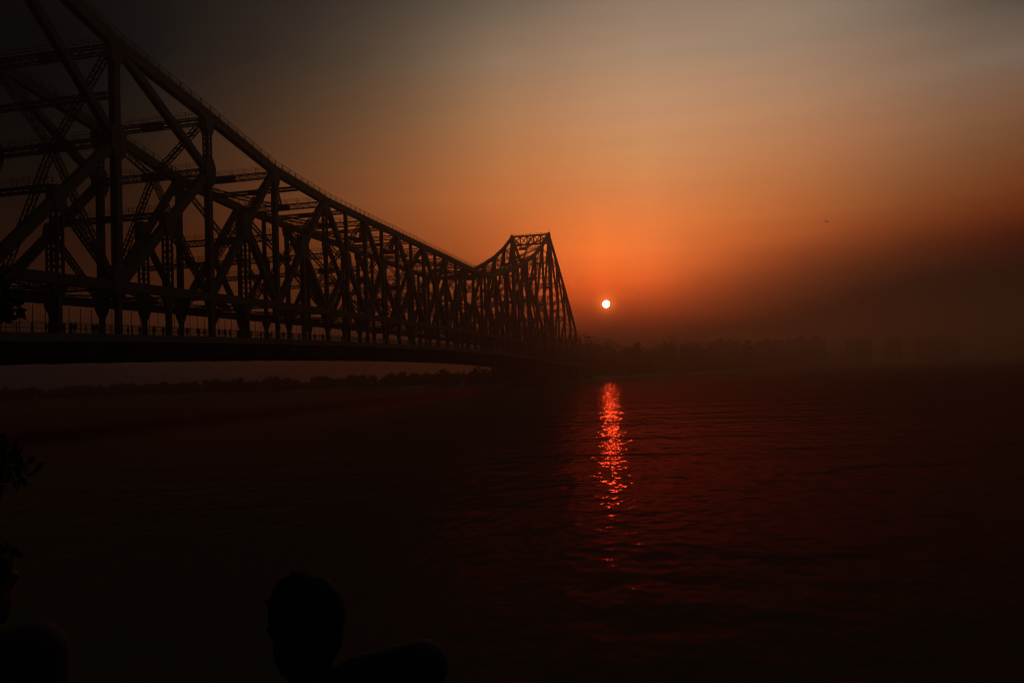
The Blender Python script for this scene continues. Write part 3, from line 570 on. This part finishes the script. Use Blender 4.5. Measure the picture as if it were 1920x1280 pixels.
# ------------------------------------------------------------------ foliage
def leaf_clump(mb, c, rad, n, size, rnd, flat=1.0):
    for _ in range(n):
        while True:
            v = Vector((rnd.uniform(-1, 1), rnd.uniform(-1, 1), rnd.uniform(-1, 1)))
            if v.length < 1: break
        p = Vector(c) + Vector((v.x * rad, v.y * rad, v.z * rad * flat))
        d = Vector((rnd.gauss(0, 1), rnd.gauss(0, 1), rnd.gauss(0, 0.7))).normalized(); e = d.orthogonal().normalized()
        e = Matrix.Rotation(rnd.uniform(0, 6.28), 3, d) @ e
        s = size * rnd.uniform(0.6, 1.3); g = d.cross(e)
        mb.add([p, p + e * s * 0.5 + g * s * 0.28, p + e * s, p + e * s * 0.5 - g * s * 0.28], [(0, 1, 2, 3)])
def treeline(name, pts, lo, hi, depth, step, rnd):
    """a far wood that reads as one mass: overlapping crowns of leaf clumps along a bank"""
    mb = MB()
    for (a, c) in zip(pts, pts[1:]):
        a, c = Vector(a), Vector(c); L = (c - a).length; t = (c - a) / L; nn = Vector((-t.y, t.x)); k = max(1, int(L / step))
        for i in range(k):
            p = a + t * (L * (i + rnd.random()) / k) + nn * rnd.uniform(6, depth)
            H = rnd.uniform(lo, hi) * (1.0 + 0.25 * rnd.random() ** 3); r = H * rnd.uniform(0.28, 0.42)
            for q in range(3):
                leaf_clump(mb, (p.x + rnd.uniform(-step, step), p.y + rnd.uniform(-3, 3), 2 + H * rnd.uniform(0.08, 0.3)), r * rnd.uniform(0.6, 0.9), 26, 2.4, rnd, 0.8)
            for q in range(7):
                an = rnd.uniform(0, 6.28); rr = r * rnd.uniform(0, 0.8); zc = H * rnd.uniform(0.28, 0.88)
                leaf_clump(mb, (p.x + cos(an) * rr, p.y + sin(an) * rr, 2 + zc), r * rnd.uniform(0.4, 0.75), 34, 2.2, rnd, 0.8)
    o = mb.build(name, M_LEAF); return tag(o, kind='stuff')
rnd = random.Random(3)
o = treeline('treeline', SHORE[7:10], 11, 20, 50, 3.6, rnd)
o['label'] = 'dark hazy belt of trees along the far bank beside the end of the bridge'
o = treeline('treeline', SHORE[9:18], 18, 38, 120, 3.6, rnd)
o['label'] = 'dark hazy belt of trees along the far bank right of the bridge'
o = treeline('treeline', SHORE[1:8], 3.5, 8, 60, 1.5, rnd)
o['label'] = 'low hazy belt of trees on the far bank under the bridge'
def far_tree(px, ytop, dist, spread, label, slender=False):
    c = at(px, ytop, dist); H = c.z - 2.2; base = (c.x, c.y, 2.2); rn = random.Random(int(px))
    root = empty('tree', base); tag(root, label, 'tree')
    mb = MB(); mb.tube([(0, 0, -0.5), (0.2, 0.1, H * 0.35), (0, 0.3, H * 0.75)], [H * 0.028, H * 0.02, H * 0.008]); mb.build('trunk', M_BARK, root)
    mb = MB()
    for q in range(26 if not slender else 16):
        zc = rn.uniform(0.40, 0.93) * H if not slender else rn.uniform(0.62, 0.95) * H; w = spread * (1 - abs(zc / H - 0.62) * 1.3)
        an = rn.uniform(0, 6.28); rr = w * rn.uniform(0.1, 1)
        leaf_clump(mb, (cos(an) * rr, sin(an) * rr, zc), spread * rn.uniform(0.25, 0.5), 30, 1.5, rn, 0.8)
    mb.build('crown', M_LEAF, root)
far_tree(1195, 641, 800, 3.6, 'tall slender tree standing above the far bank below the sun', True)
far_tree(1108, 650, 720, 6, 'round hazy tree just beside the far end of the bridge')
far_tree(1284, 642, 905, 7, 'broad hazy tree rising above the far treeline left of the buildings')
far_tree(1400, 632, 960, 7, 'bushy hazy tree between the two nearest far buildings')

# ------------------------------------------------------------------ hazy buildings on the far bank
def building(px0, px1, ytop, dist, floors, depth, mi, label, extra):
    a, c = at(px0, ytop, dist), at(px1, ytop, dist); Wd = (Vector((c.x, c.y)) - Vector((a.x, a.y))).length; H = (a.z + c.z) / 2 - 2.0
    m = (a + c) / 2; ang = atan2(c.y - a.y, c.x - a.x)
    root = empty('building', (m.x, m.y, 2.0), ang); tag(root, label, 'building')
    mb = MB(); fh = H / floors
    mb.box((-Wd / 2, 0, -3), (Wd / 2, depth, H - 0.9))
    for k in range(1, floors): mb.box((-Wd / 2 - 0.5, -0.9, k * fh - 0.15), (Wd / 2 + 0.5, -0.003, k * fh + 0.15))
    mb.build('wall', M_WALL[mi], root)
    mb = MB(); mb.box((-Wd / 2 - 0.3, -0.3, H - 0.897), (Wd / 2 + 0.3, depth + 0.3, H - 0.5))
    for q in ((-Wd / 2 - 0.3, -0.3, Wd / 2 + 0.3, 0), (-Wd / 2 - 0.3, depth, Wd / 2 + 0.3, depth + 0.3)): mb.box((q[0], q[1], H - 0.498), (q[2], q[3], H + 0.4))
    rf = mb.build('roof', M_CONC, root)
    if 'tank' in extra:
        mb = MB(); mb.box((-Wd * 0.3, depth * 0.3, H - 0.497), (-Wd * 0.12, depth * 0.6, H + 3.2)); mb.build('water_tank', M_CONC, rf)
    if 'stair' in extra:
        mb = MB(); mb.box((Wd * 0.18, depth * 0.2, H - 0.497), (Wd * 0.38, depth * 0.7, H + 2.8)); mb.build('stair_head', M_WALL[mi], rf)
    rn2 = random.Random(int(px0))
    for q in range(rn2.randint(1, 3)):
        xa = rn2.uniform(-.45, .3) * Wd; mb = MB(); mb.box((xa, depth * .72, H - 0.497), (xa + rn2.uniform(.08, .2) * Wd, depth * .95, H + rn2.uniform(2.2, 7.5))); mb.build('lift_head', M_WALL[mi], rf)
    mb = MB(); xa = rn2.uniform(-.4, .4) * Wd; mb.tube([(xa, depth * .66, H - .497), (xa, depth * .66, H + rn2.uniform(5, 11))], [.25, .12]); mb.build('mast', M_STEEL, rf)
    k = max(3, int(Wd / 5)); n = 0
    for f in range(1, floors):
        for i in range(k):
            if n >= 96: break
            n += 1; xc = -Wd / 2 + Wd * (i + 0.5) / k
            mb = MB(); mb.box((xc - 0.9, -0.06, f * fh + 1.0), (xc + 0.9, -0.004, min(f * fh + 2.5, (f + 1) * fh - 0.4))); mb.build('window', M_GLASS, root)
building(1334, 1386, 640, 1300, 13, 20, 0, 'wide hazy apartment block above the far treeline, nearest to the sun', ('tank',))
building(1420, 1470, 640, 1400, 11, 18, 1, 'low flat hazy block beside the taller one on the far bank', ('stair',))
building(1480, 1548, 635, 1500, 15, 22, 2, 'broad hazy flat-topped tower block above the far treeline', ('tank', 'stair'))
building(1592, 1634, 637, 1600, 18, 20, 0, 'tall narrow hazy building with a roof tank, below the aeroplane', ('tank',))
building(1664, 1690, 634, 1680, 20, 18, 1, 'slim hazy tower between two wider blocks on the far bank', ('stair',))
building(1724, 1798, 635, 1750, 21, 24, 2, 'widest hazy tower block, nearly lost in the dark haze', ('tank', 'stair'))

# lit lamp on the far bank
p = at(1323, 653, 905); H = p.z - 2.2
root = empty('street_lamp', (p.x, p.y, 2.2)); tag(root, 'single lit lamp glowing as a tiny dot on the dark far bank', 'lamp')
mb = MB(); mb.tube([(0, 0, -0.5), (0, 0, H - 0.4)], [0.16, 0.1]); mb.build('pole', M_STEEL, root)
ml = bpy.data.materials.new('lamp glow'); ml.use_nodes = True; e = ml.node_tree.nodes['Principled BSDF']
e.inputs['Emission Color'].default_value = (1, 0.75, 0.55, 1); e.inputs['Emission Strength'].default_value = 4.0
mb = MB(); mb.ball((0, 0, H), 0.36, 10, 6); mb.build('lamp_head', ml, root)

# ------------------------------------------------------------------ aeroplane
def aeroplane():
    P = at(1550, 415, 5200)
    root = empty('aeroplane', P, R(180 + 90 + 14)); tag(root, 'tiny distant aeroplane crossing the orange sky above the far bank', 'aeroplane')
    mb = MB(); mb.tube([(-17, 0, 0.8), (-13, 0, 0.4), (-7, 0, 0), (8, 0, 0), (13, 0, -0.1), (16, 0, -0.5), (17.5, 0, -0.8)], [0.3, 1.2, 1.9, 2.0, 1.8, 1.1, 0.2], 12); mb.build('fuselage', M_PLANE, root, True)
    for s in (-1, 1):
        mb = MB(); mb.add([(4, s * 1.5, -0.8), (-2.5, s * 1.5, -0.8), (-6.5, s * 17, 0.9), (-4.6, s * 17, 0.9), (4, s * 1.5, -0.3), (-2.5, s * 1.5, -0.4), (-6.5, s * 17, 1.1), (-4.6, s * 17, 1.1)], MB.BF)
        w = mb.build('wing', M_PLANE, root)
        mb = MB(); mb.tube([(3.5, s * 5.6, -1.9), (0, s * 5.6, -1.8)], [1.0, 0.8], 10); mb.build('engine', M_PLANE, w)
        mb = MB(); mb.add([(-12.5, s * 0.6, 0.7), (-16, s * 0.6, 0.7), (-17.5, s * 6.5, 1.2), (-16, s * 6.5, 1.2), (-12.5, s * 0.6, 1.0), (-16, s * 0.6, 1.0), (-17.5, s * 6.5, 1.35), (-16, s * 6.5, 1.35)], MB.BF); mb.build('tailplane', M_PLANE, root)
    mb = MB(); mb.add([(-11.5, -0.2, 1.6), (-16.5, -0.2, 1.2), (-18.3, -0.1, 7.4), (-16.2, -0.1, 7.4), (-11.5, 0.2, 1.6), (-16.5, 0.2, 1.2), (-18.3, 0.1, 7.4), (-16.2, 0.1, 7.4)], MB.BF); mb.build('tail_fin', M_PLANE, root)
aeroplane()

# ------------------------------------------------------------------ tree on the near bank whose twigs reach into the picture at the left
def near_tree():
    rn = random.Random(11); base = CAM + Vector((2.2, 9.5, 0)); base.z = TERR_Z - RISE * 9
    root = empty('tree', base); tag(root, 'dark leafy tree at the left edge whose twigs hang in front of the bridge', 'tree')
    L = lambda p: tuple(Vector(p) - base)
    t1 = base + Vector((0.3, 0.4, 2.2)); t2 = base + Vector((0.1, 0.2, 4.6)); t3 = base + Vector((0.4, -0.3, 7.5))
    ends = [(at(-16, 556, 6.6), 0.9), (at(16, 862, 5.8), 0.95), (at(-50, 470, 6.8), 1.2), (at(-120, 300, 8.0), 1.6), (at(-260, 60, 8.5), 1.8), (at(-160, 760, 7.0), 1.2), (at(-420, 420, 8.5), 1.8), (at(-190, 1000, 6.0), 1.0)]
    mb = MB(); mb.tube([L(base + Vector((0, 0, -0.8))), L(t1), L(t2), L(t3)], [0.24, 0.19, 0.15, 0.07], 10)
    cr = MB()
    for e, r in ends:
        s = t1 if e.z < 5.5 else (t2 if e.z < 9.5 else t3)
        m1 = s.lerp(e, 0.5) + Vector((rn.uniform(-.2, .2), rn.uniform(-.2, .2), 0.35))
        mb.tube([L(s), L(m1), L(e)], [0.07, 0.035, 0.010], 7)
        for q in range(5): leaf_clump(cr, L(e + Vector((rn.gauss(0, .07), rn.gauss(0, .09), rn.gauss(-.03, .07))) * r), 0.10 * r, 30, 0.10, rn)
        for q in range(int(13 * r)):
            f = rn.uniform(0.35, 1.0); c0 = (s.lerp(m1, f * 2) if f < .5 else m1.lerp(e, f * 2 - 1))
            tip = c0 + Vector((rn.gauss(0, .11), rn.gauss(0, .11), rn.gauss(-.03, .11))) * r
            mb.tube([L(c0), L(tip)], [0.008, 0.003], 5)
            leaf_clump(cr, L(tip), 0.11 * r, 26, 0.10, rn)
    mb.build('trunk', M_BARK, root); cr.build('crown', M_LEAF, root)
near_tree()


# ------------------------------------------------------------------ people
def limb(mb, pts, rads):
    for i in range(len(pts) - 1): mb.tube([pts[i], pts[i + 1]], [rads[i], rads[i + 1]], 14)
    for p, r in zip(pts, rads): mb.ball(p, r, 14, 10)
def loft(mb, secs, left, fwd):
    """closed elliptical sections (centre, half width, half depth) joined into one trunk"""
    n = 20; b = len(mb.v)
    for c, w, d in secs: mb.v += [tuple(Vector(c) + left * (w * cos(2 * pi * k / n)) + fwd * (d * sin(2 * pi * k / n))) for k in range(n)]
    for i in range(len(secs) - 1):
        for k in range(n): mb.f.append((b + i * n + k, b + i * n + (k + 1) % n, b + (i + 1) * n + (k + 1) % n, b + (i + 1) * n + k))
    mb.f.append(tuple(b + k for k in reversed(range(n)))); mb.f.append(tuple(b + (len(secs) - 1) * n + k for k in range(n)))
def trunk(mb, J, g=0.0, top=True):
    left = (J['hipl'] - J['hipr']); left.z = 0; left.normalize(); fwd = Vector((left.y, -left.x, 0))
    pe, sp, ch, nb = J['pelvis'], J['spine'], J['chest'], J['neckb']
    secs = [(pe - Vector((0, 0, .10)), .10 + g, .09 + g), (pe - Vector((0, 0, .05)), .155 + g, .11 + g), (pe + Vector((0, 0, .03)), .165 + g, .118 + g), (sp, .142 + g, .105 + g), (sp.lerp(ch, .6), .158 + g, .118 + g), (ch, .172 + g, .122 + g),
            (ch.lerp(nb, .55), .165 + g, .098 + g), (ch.lerp(nb, .85), .105 + g, .075 + g)]
    if top: secs.append((nb, .062 + g, .062 + g))
    loft(mb, secs, left, fwd)
def body_shape(mb, J, g=0.0):
    trunk(mb, J, g)
    limb(mb, [J['chest'].lerp(J['neckb'], .5), J['neckb'], J['neck'], J['headb']], [.07, .062, .056, .058])
    for k in 'lr':
        limb(mb, [J['chest'].lerp(J['sh' + k], .45), J['sh' + k], J['sh' + k].lerp(J['el' + k], .35), J['el' + k], J['el' + k].lerp(J['wr' + k], .3), J['wr' + k]], [.075 + g, .066 + g, .054 + g, .041 + g, .042 + g, .028 + g])
        limb(mb, [J['hip' + k], J['hip' + k].lerp(J['kn' + k], .3), J['kn' + k], J['kn' + k].lerp(J['an' + k], .3), J['an' + k]], [.092 + g, .085 + g, .058 + g, .058 + g, .040 + g])
        limb(mb, [J['an' + k] - Vector((0, 0, .02)), J['an' + k].lerp(J['to' + k], .6), J['to' + k]], [.046 + g, .042 + g, .034 + g])
def remeshed(mb, name, m, voxel, parent=None, bake=False):
    o = mb.build(name, m, parent, True)
    r = o.modifiers.new('remesh', 'REMESH'); r.mode = 'VOXEL'; r.voxel_size = voxel; r.use_smooth_shade = True
    s = o.modifiers.new('smooth', 'SMOOTH'); s.factor = 0.5; s.iterations = 3
    if bake:
        dg = bpy.context.evaluated_depsgraph_get(); dg.update(); me = bpy.data.meshes.new_from_object(o.evaluated_get(dg))
        o.modifiers.clear(); o.data = me
        for p in me.polygons: p.use_smooth = True
    return o
def head_parts(mb, c, M, s=1.0, detail=True):
    """skull, face, jaw, nose, brow, lips and ears; M columns: x = facing, y = left, z = up"""
    B = lambda p, r, sc, nu=16, nv=10: mb.ball(Vector(c) + M @ (Vector(p) * s), r * s, nu, nv, sc, M)
    B((-.012, 0, .028), .098, (1.0, .80, .98)); B((.030, 0, -.045), .070, (.95, .86, 1.05)); B((.058, 0, -.088), .035, (1, 1.1, .75))
    B((.092, 0, -.022), .017, (1.0, .8, 1.5)); B((.078, 0, .016), .030, (.6, 1.9, .5)); B((.086, 0, -.062), .016, (.7, 1.6, .7))
    for y in (-1, 1):
        B((-.006, y * .080, -.012), .034, (.62, .30, 1.0))
        if detail: B((.076, y * .032, .003), .014, (.8, 1.1, .8))
def hand(mb, wrist, d, palm_n, s=1.0):
    """palm with four unequal, bent fingers and a thumb leaving the side of the palm"""
    d = Vector(d).normalized(); n = Vector(palm_n); n = (n - d * n.dot(d)).normalized(); w = d.cross(n)
    M = Matrix((d, w, n)).transposed(); c = Vector(wrist) + d * .045 * s
    mb.ball(c, .045 * s, 12, 8, (1.05, .88, .36), M)
    for k, (off, ln) in enumerate(((-.030, .072), (-.010, .082), (.010, .077), (.029, .060))):
        a = c + d * .038 * s + w * off * s; b2 = a + (d * .9 + n * .25) * ln * .5 * s; e = b2 + (d * .6 + n * .75) * ln * .5 * s
        mb.tube([a - d * .015 * s, a, b2, e], [.0095 * s, .0093 * s, .0085 * s, .0065 * s], 8)
    a = c + w * -.036 * s - d * .012 * s; b2 = a + (d * .5 - w * .75 + n * .2) * .036 * s; e = b2 + (d * .85 - w * .2 + n * .35) * .030 * s
    mb.tube([a, b2, e], [.012 * s, .0105 * s, .008 * s], 8)
def facing(az, pitch=0.0, roll=0.0):
    return Matrix.Rotation(az, 3, 'Z') @ Matrix.Rotation(pitch, 3, 'Y') @ Matrix.Rotation(roll, 3, 'X')

def big_person(J, headc, M, base, label, shirt_mat, hair_seed):
    root = empty('person', base); tag(root, label, 'person'); base = Vector(base)
    J = {k: Vector(v) - base for k, v in J.items()}; headc = Vector(headc) - base
    mb = MB(); body_shape(mb, J); head_parts(mb, headc, M)
    for a, w in (('ell', 'wrl'), ('elr', 'wrr')): hand(mb, J[w], J[w] - J[a], M @ Vector((0, 0, -1)) if abs((J[w] - J[a]).normalized().z) < .8 else M @ Vector((0, 1 if w == 'wrr' else -1, 0)))
    remeshed(mb, 'body', M_SKIN, 0.009, root)
    # clothing follows the body
    mb = MB(); trunk(mb, J, 0.016, False)
    for k in 'lr': limb(mb, [J['chest'].lerp(J['sh' + k], .3), J['sh' + k], J['el' + k], J['el' + k].lerp(J['wr' + k], .86)], [.10, .078, .060, .044])
    limb(mb, [J['chest'].lerp(J['neckb'], .45), J['chest'].lerp(J['neckb'], .95)], [.098, .076])
    for k in 'lr': limb(mb, [J['chest'].lerp(J['neckb'], .80), J['neckb'].lerp(J['sh' + k], .5) - Vector((0, 0, .02)), J['sh' + k]], [.076, .072, .074])
    remeshed(mb, 'shirt', shirt_mat, 0.012, root)
    mb = MB(); left = (J['hipl'] - J['hipr']).normalized(); pe = J['pelvis']
    loft(mb, [(pe - Vector((0, 0, .12)), .13, .11), (pe - Vector((0, 0, .05)), .172, .128), (pe + Vector((0, 0, .06)), .172, .128)], left, Vector((left.y, -left.x, 0)))
    for k in 'lr': limb(mb, [J['hip' + k], J['hip' + k].lerp(J['kn' + k], .4), J['kn' + k], J['kn' + k].lerp(J['an' + k], .9)], [.108, .098, .078, .066])
    remeshed(mb, 'trousers', M_TROU, 0.014, root)
    # hair: a cap of short tufts over the skull, open at the face
    rn = random.Random(hair_seed); mb = MB()
    mb.ball(headc + M @ Vector((-.022, 0, .040)), .103, 20, 12, (1.0, .84, .98), M)
    mb.ball(headc + M @ Vector((-.048, 0, -.008)), .078, 16, 10, (.75, .92, 1.0), M)
    for i in range(420):
        th, ph = rn.uniform(0, 1.75), rn.uniform(0, 6.28); d = Vector((sin(th) * cos(ph), sin(th) * sin(ph) * .84, cos(th)))
        if d.x > .55 and d.z < .45: continue
        p0 = headc + M @ (Vector((-.022, 0, .040)) + d * .097); e = p0 + M @ (d * rn.uniform(.004, .011) + Vector((.010, rn.gauss(0, .006), -.006 + rn.gauss(0, .005))))
        mb.tube([p0, e], [.0075, .003], 5)
    for i in range(14):                                  # fringe over the brow
        y = rn.uniform(-.05, .05); p0 = headc + M @ Vector((.068, y, .082)); e = p0 + M @ Vector((.026, rn.gauss(0, .006), -.012 + rn.gauss(0, .008)))
        mb.tube([p0, e], [.009, .002], 5)
    remeshed(mb, 'hair', M_HAIR, 0.005, root)
    return root

def person_centre():
    D = 2.04
    hc = at(569, 1182, D); Lf = Vector((sin(YAW), -cos(YAW), 0)) * -1   # towards the left of the picture
    fwh = Vector((cos(YAW), sin(YAW), 0)); f = (Lf * 0.80 + fwh * 0.60).normalized(); az_ = atan2(f.y, f.x)
    M = facing(az_, R(10)); left = Vector((-f.y, f.x, 0)); z = Vector((0, 0, 1))
    nb = at(592, 1292, D); chest = nb - z * .17 + f * -.03
    shr = at(680, 1286, D * .985); elr = at(794, 1247, D * .93); wrr = elr + z * -.22 + f * .16 + left * .05
    shl = chest + left * .17 + z * .10; ell = shl + z * -.27 + f * .05 + left * .05; wrl = ell + z * -.20 + f * .16
    step = TERR_Z - RISE * 3
    pel = Vector((chest.x - f.x * .03, chest.y - f.y * .03, step + .92)); base = (pel.x, pel.y, step)
    J = dict(pelvis=pel, spine=pel.lerp(chest, .5), chest=chest, neckb=nb, neck=nb.lerp(hc, .45) , headb=hc + M @ Vector((-.015, 0, -.06)), shl=shl, ell=ell, wrl=wrl, shr=shr, elr=elr, wrr=wrr)
    for s, k in ((1, 'l'), (-1, 'r')):
        h = pel + left * (s * .09) - z * .06; J['hip' + k] = h; J['kn' + k] = Vector((h.x + f.x * .02, h.y + f.y * .02, step + .49)); J['an' + k] = Vector((h.x - f.x * .02, h.y - f.y * .02, step + .075)); J['to' + k] = Vector((h.x + f.x * .15, h.y + f.y * .15, step + .036))
    big_person(J, hc, M, base, 'dark silhouette of a short-haired person with one elbow raised, low in front of the river', M_SHIRT, 5)
person_centre()
def person_edge():
    D = 2.12
    hc = at(-46, 1094, D); f = Vector((cos(YAW - .5), sin(YAW - .5), 0)); M = facing(YAW - .5, R(8)); left = Vector((-f.y, f.x, 0)); z = Vector((0, 0, 1))
    nb = hc - z * .155 - f * .03; chest = nb - z * .17 - f * .01; step = TERR_Z - RISE * 3
    shr = at(68, 1222, D); elr = at(84, 1440, D * .98); wrr = elr + z * -.2 + f * .16
    shl = chest + left * .19 + z * .10; ell = shl - z * .28 + left * .04; wrl = ell - z * .22 + f * .12
    pel = Vector((chest.x, chest.y, step + .93)); base = (pel.x, pel.y, step)
    J = dict(pelvis=pel, spine=pel.lerp(chest, .5), chest=chest, neckb=nb, neck=nb.lerp(hc, .45), headb=hc + M @ Vector((-.015, 0, -.06)), shl=shl, ell=ell, wrl=wrl, shr=shr, elr=elr, wrr=wrr)
    for s, k in ((1, 'l'), (-1, 'r')):
        h = pel + left * (s * .09) - z * .06; J['hip' + k] = h; J['kn' + k] = Vector((h.x + f.x * .02, h.y + f.y * .02, step + .49)); J['an' + k] = Vector((h.x - f.x * .02, h.y - f.y * .02, step + .075)); J['to' + k] = Vector((h.x + f.x * .15, h.y + f.y * .15, step + .036))
    big_person(J, hc, M, base, 'shadowy person at the left edge, only a shoulder and part of the head showing', M_SHIRT2, 9)
person_edge()

def small_person(stride, arm, slim):
    z = 0.0; s = stride
    J = dict(pelvis=(0, 0, .92), spine=(0, 0, 1.10), chest=(.01, 0, 1.28), neckb=(.01, 0, 1.43), neck=(.02, 0, 1.49), headb=(.03, 0, 1.54), shl=(0, .17, 1.38), ell=(-.04 - arm, .23, 1.12), wrl=(.06 - arm, .24, .90),
             shr=(0, -.17, 1.38), elr=(-.03 + arm, -.23, 1.12), wrr=(.12 + arm, -.23, .92), hipl=(0, .09, .87), knl=(.10 * s + .03, .09, .49), anl=(.16 * s, .09, .08), tol=(.16 * s + .16, .09, .036),
             hipr=(0, -.09, .87), knr=(.04 - .10 * s, -.09, .49), anr=(-.24 * s, -.09, .09), tor=(-.24 * s + .15, -.09, .036))
    J = {k: Vector((v[0], v[1] * slim, v[2])) for k, v in J.items()}
    mb = MB(); body_shape(mb, J, .018); head_parts(mb, (.03, 0, 1.62), Matrix.Identity(3), 1.05, False)
    for a, w, sg in (('ell', 'wrl', -1), ('elr', 'wrr', 1)): hand(mb, J[w], J[w] - J[a], (0, sg, 0), 1.1)
    o = remeshed(mb, 'person', M_SHIRT, 0.026, None, True)
    return o
protos = [small_person(1.0, .08, 1.0), small_person(.2, .0, 1.05), small_person(.7, -.10, .92)]
rn = random.Random(21)
spots = []
for px_ in (92, 120, 133, 141, 176, 181, 187, 240, 262, 289, 306, 333, 351, 372, 383, 411, 422, 431, 447, 466, 471, 489, 503, 509, 532, 545, 561, 571, 590, 604, 618, 640):
    spots.append(px_)
for i, px_ in enumerate(spots):
    y = rn.uniform(-4.1, -1.4); q = at(px_, 620, 1.0) - CAM; t = (y - CAM.y) / q.y; x = CAM.x + q.x * t
    pr = protos[i % 3]
    if i < 3: o = pr
    else: o = pr.copy(); COL.objects.link(o)
    o.location = (x, y, zd(x)); o.rotation_euler = (0, 0, rn.choice((0, pi)) + rn.gauss(0, .25)); k = rn.uniform(.93, 1.06); o.scale = (k, k, k)
    tag(o, 'small dark silhouette of a pedestrian on the bridge footway behind the railing', 'person', 'pedestrians on the bridge footway')

# ------------------------------------------------------------------ haze
def haze():
    m = bpy.data.materials.new('haze'); m.use_nodes = True; t = m.node_tree; t.nodes.clear()
    out = t.nodes.new('ShaderNodeOutputMaterial'); v = t.nodes.new('ShaderNodeVolumePrincipled')
    v.inputs['Color'].default_value = (0.41, 0.31, 0.245, 1); v.inputs['Density'].default_value = 0.00108
    v.inputs['Anisotropy'].default_value = 0.74
    t.links.new(v.outputs[0], out.inputs['Volume'])
    b = MB(); b.box((-420, -2000, -7), (3000, 1600, 102)); o = b.build('haze', m); tag(o, kind='stuff')
haze()
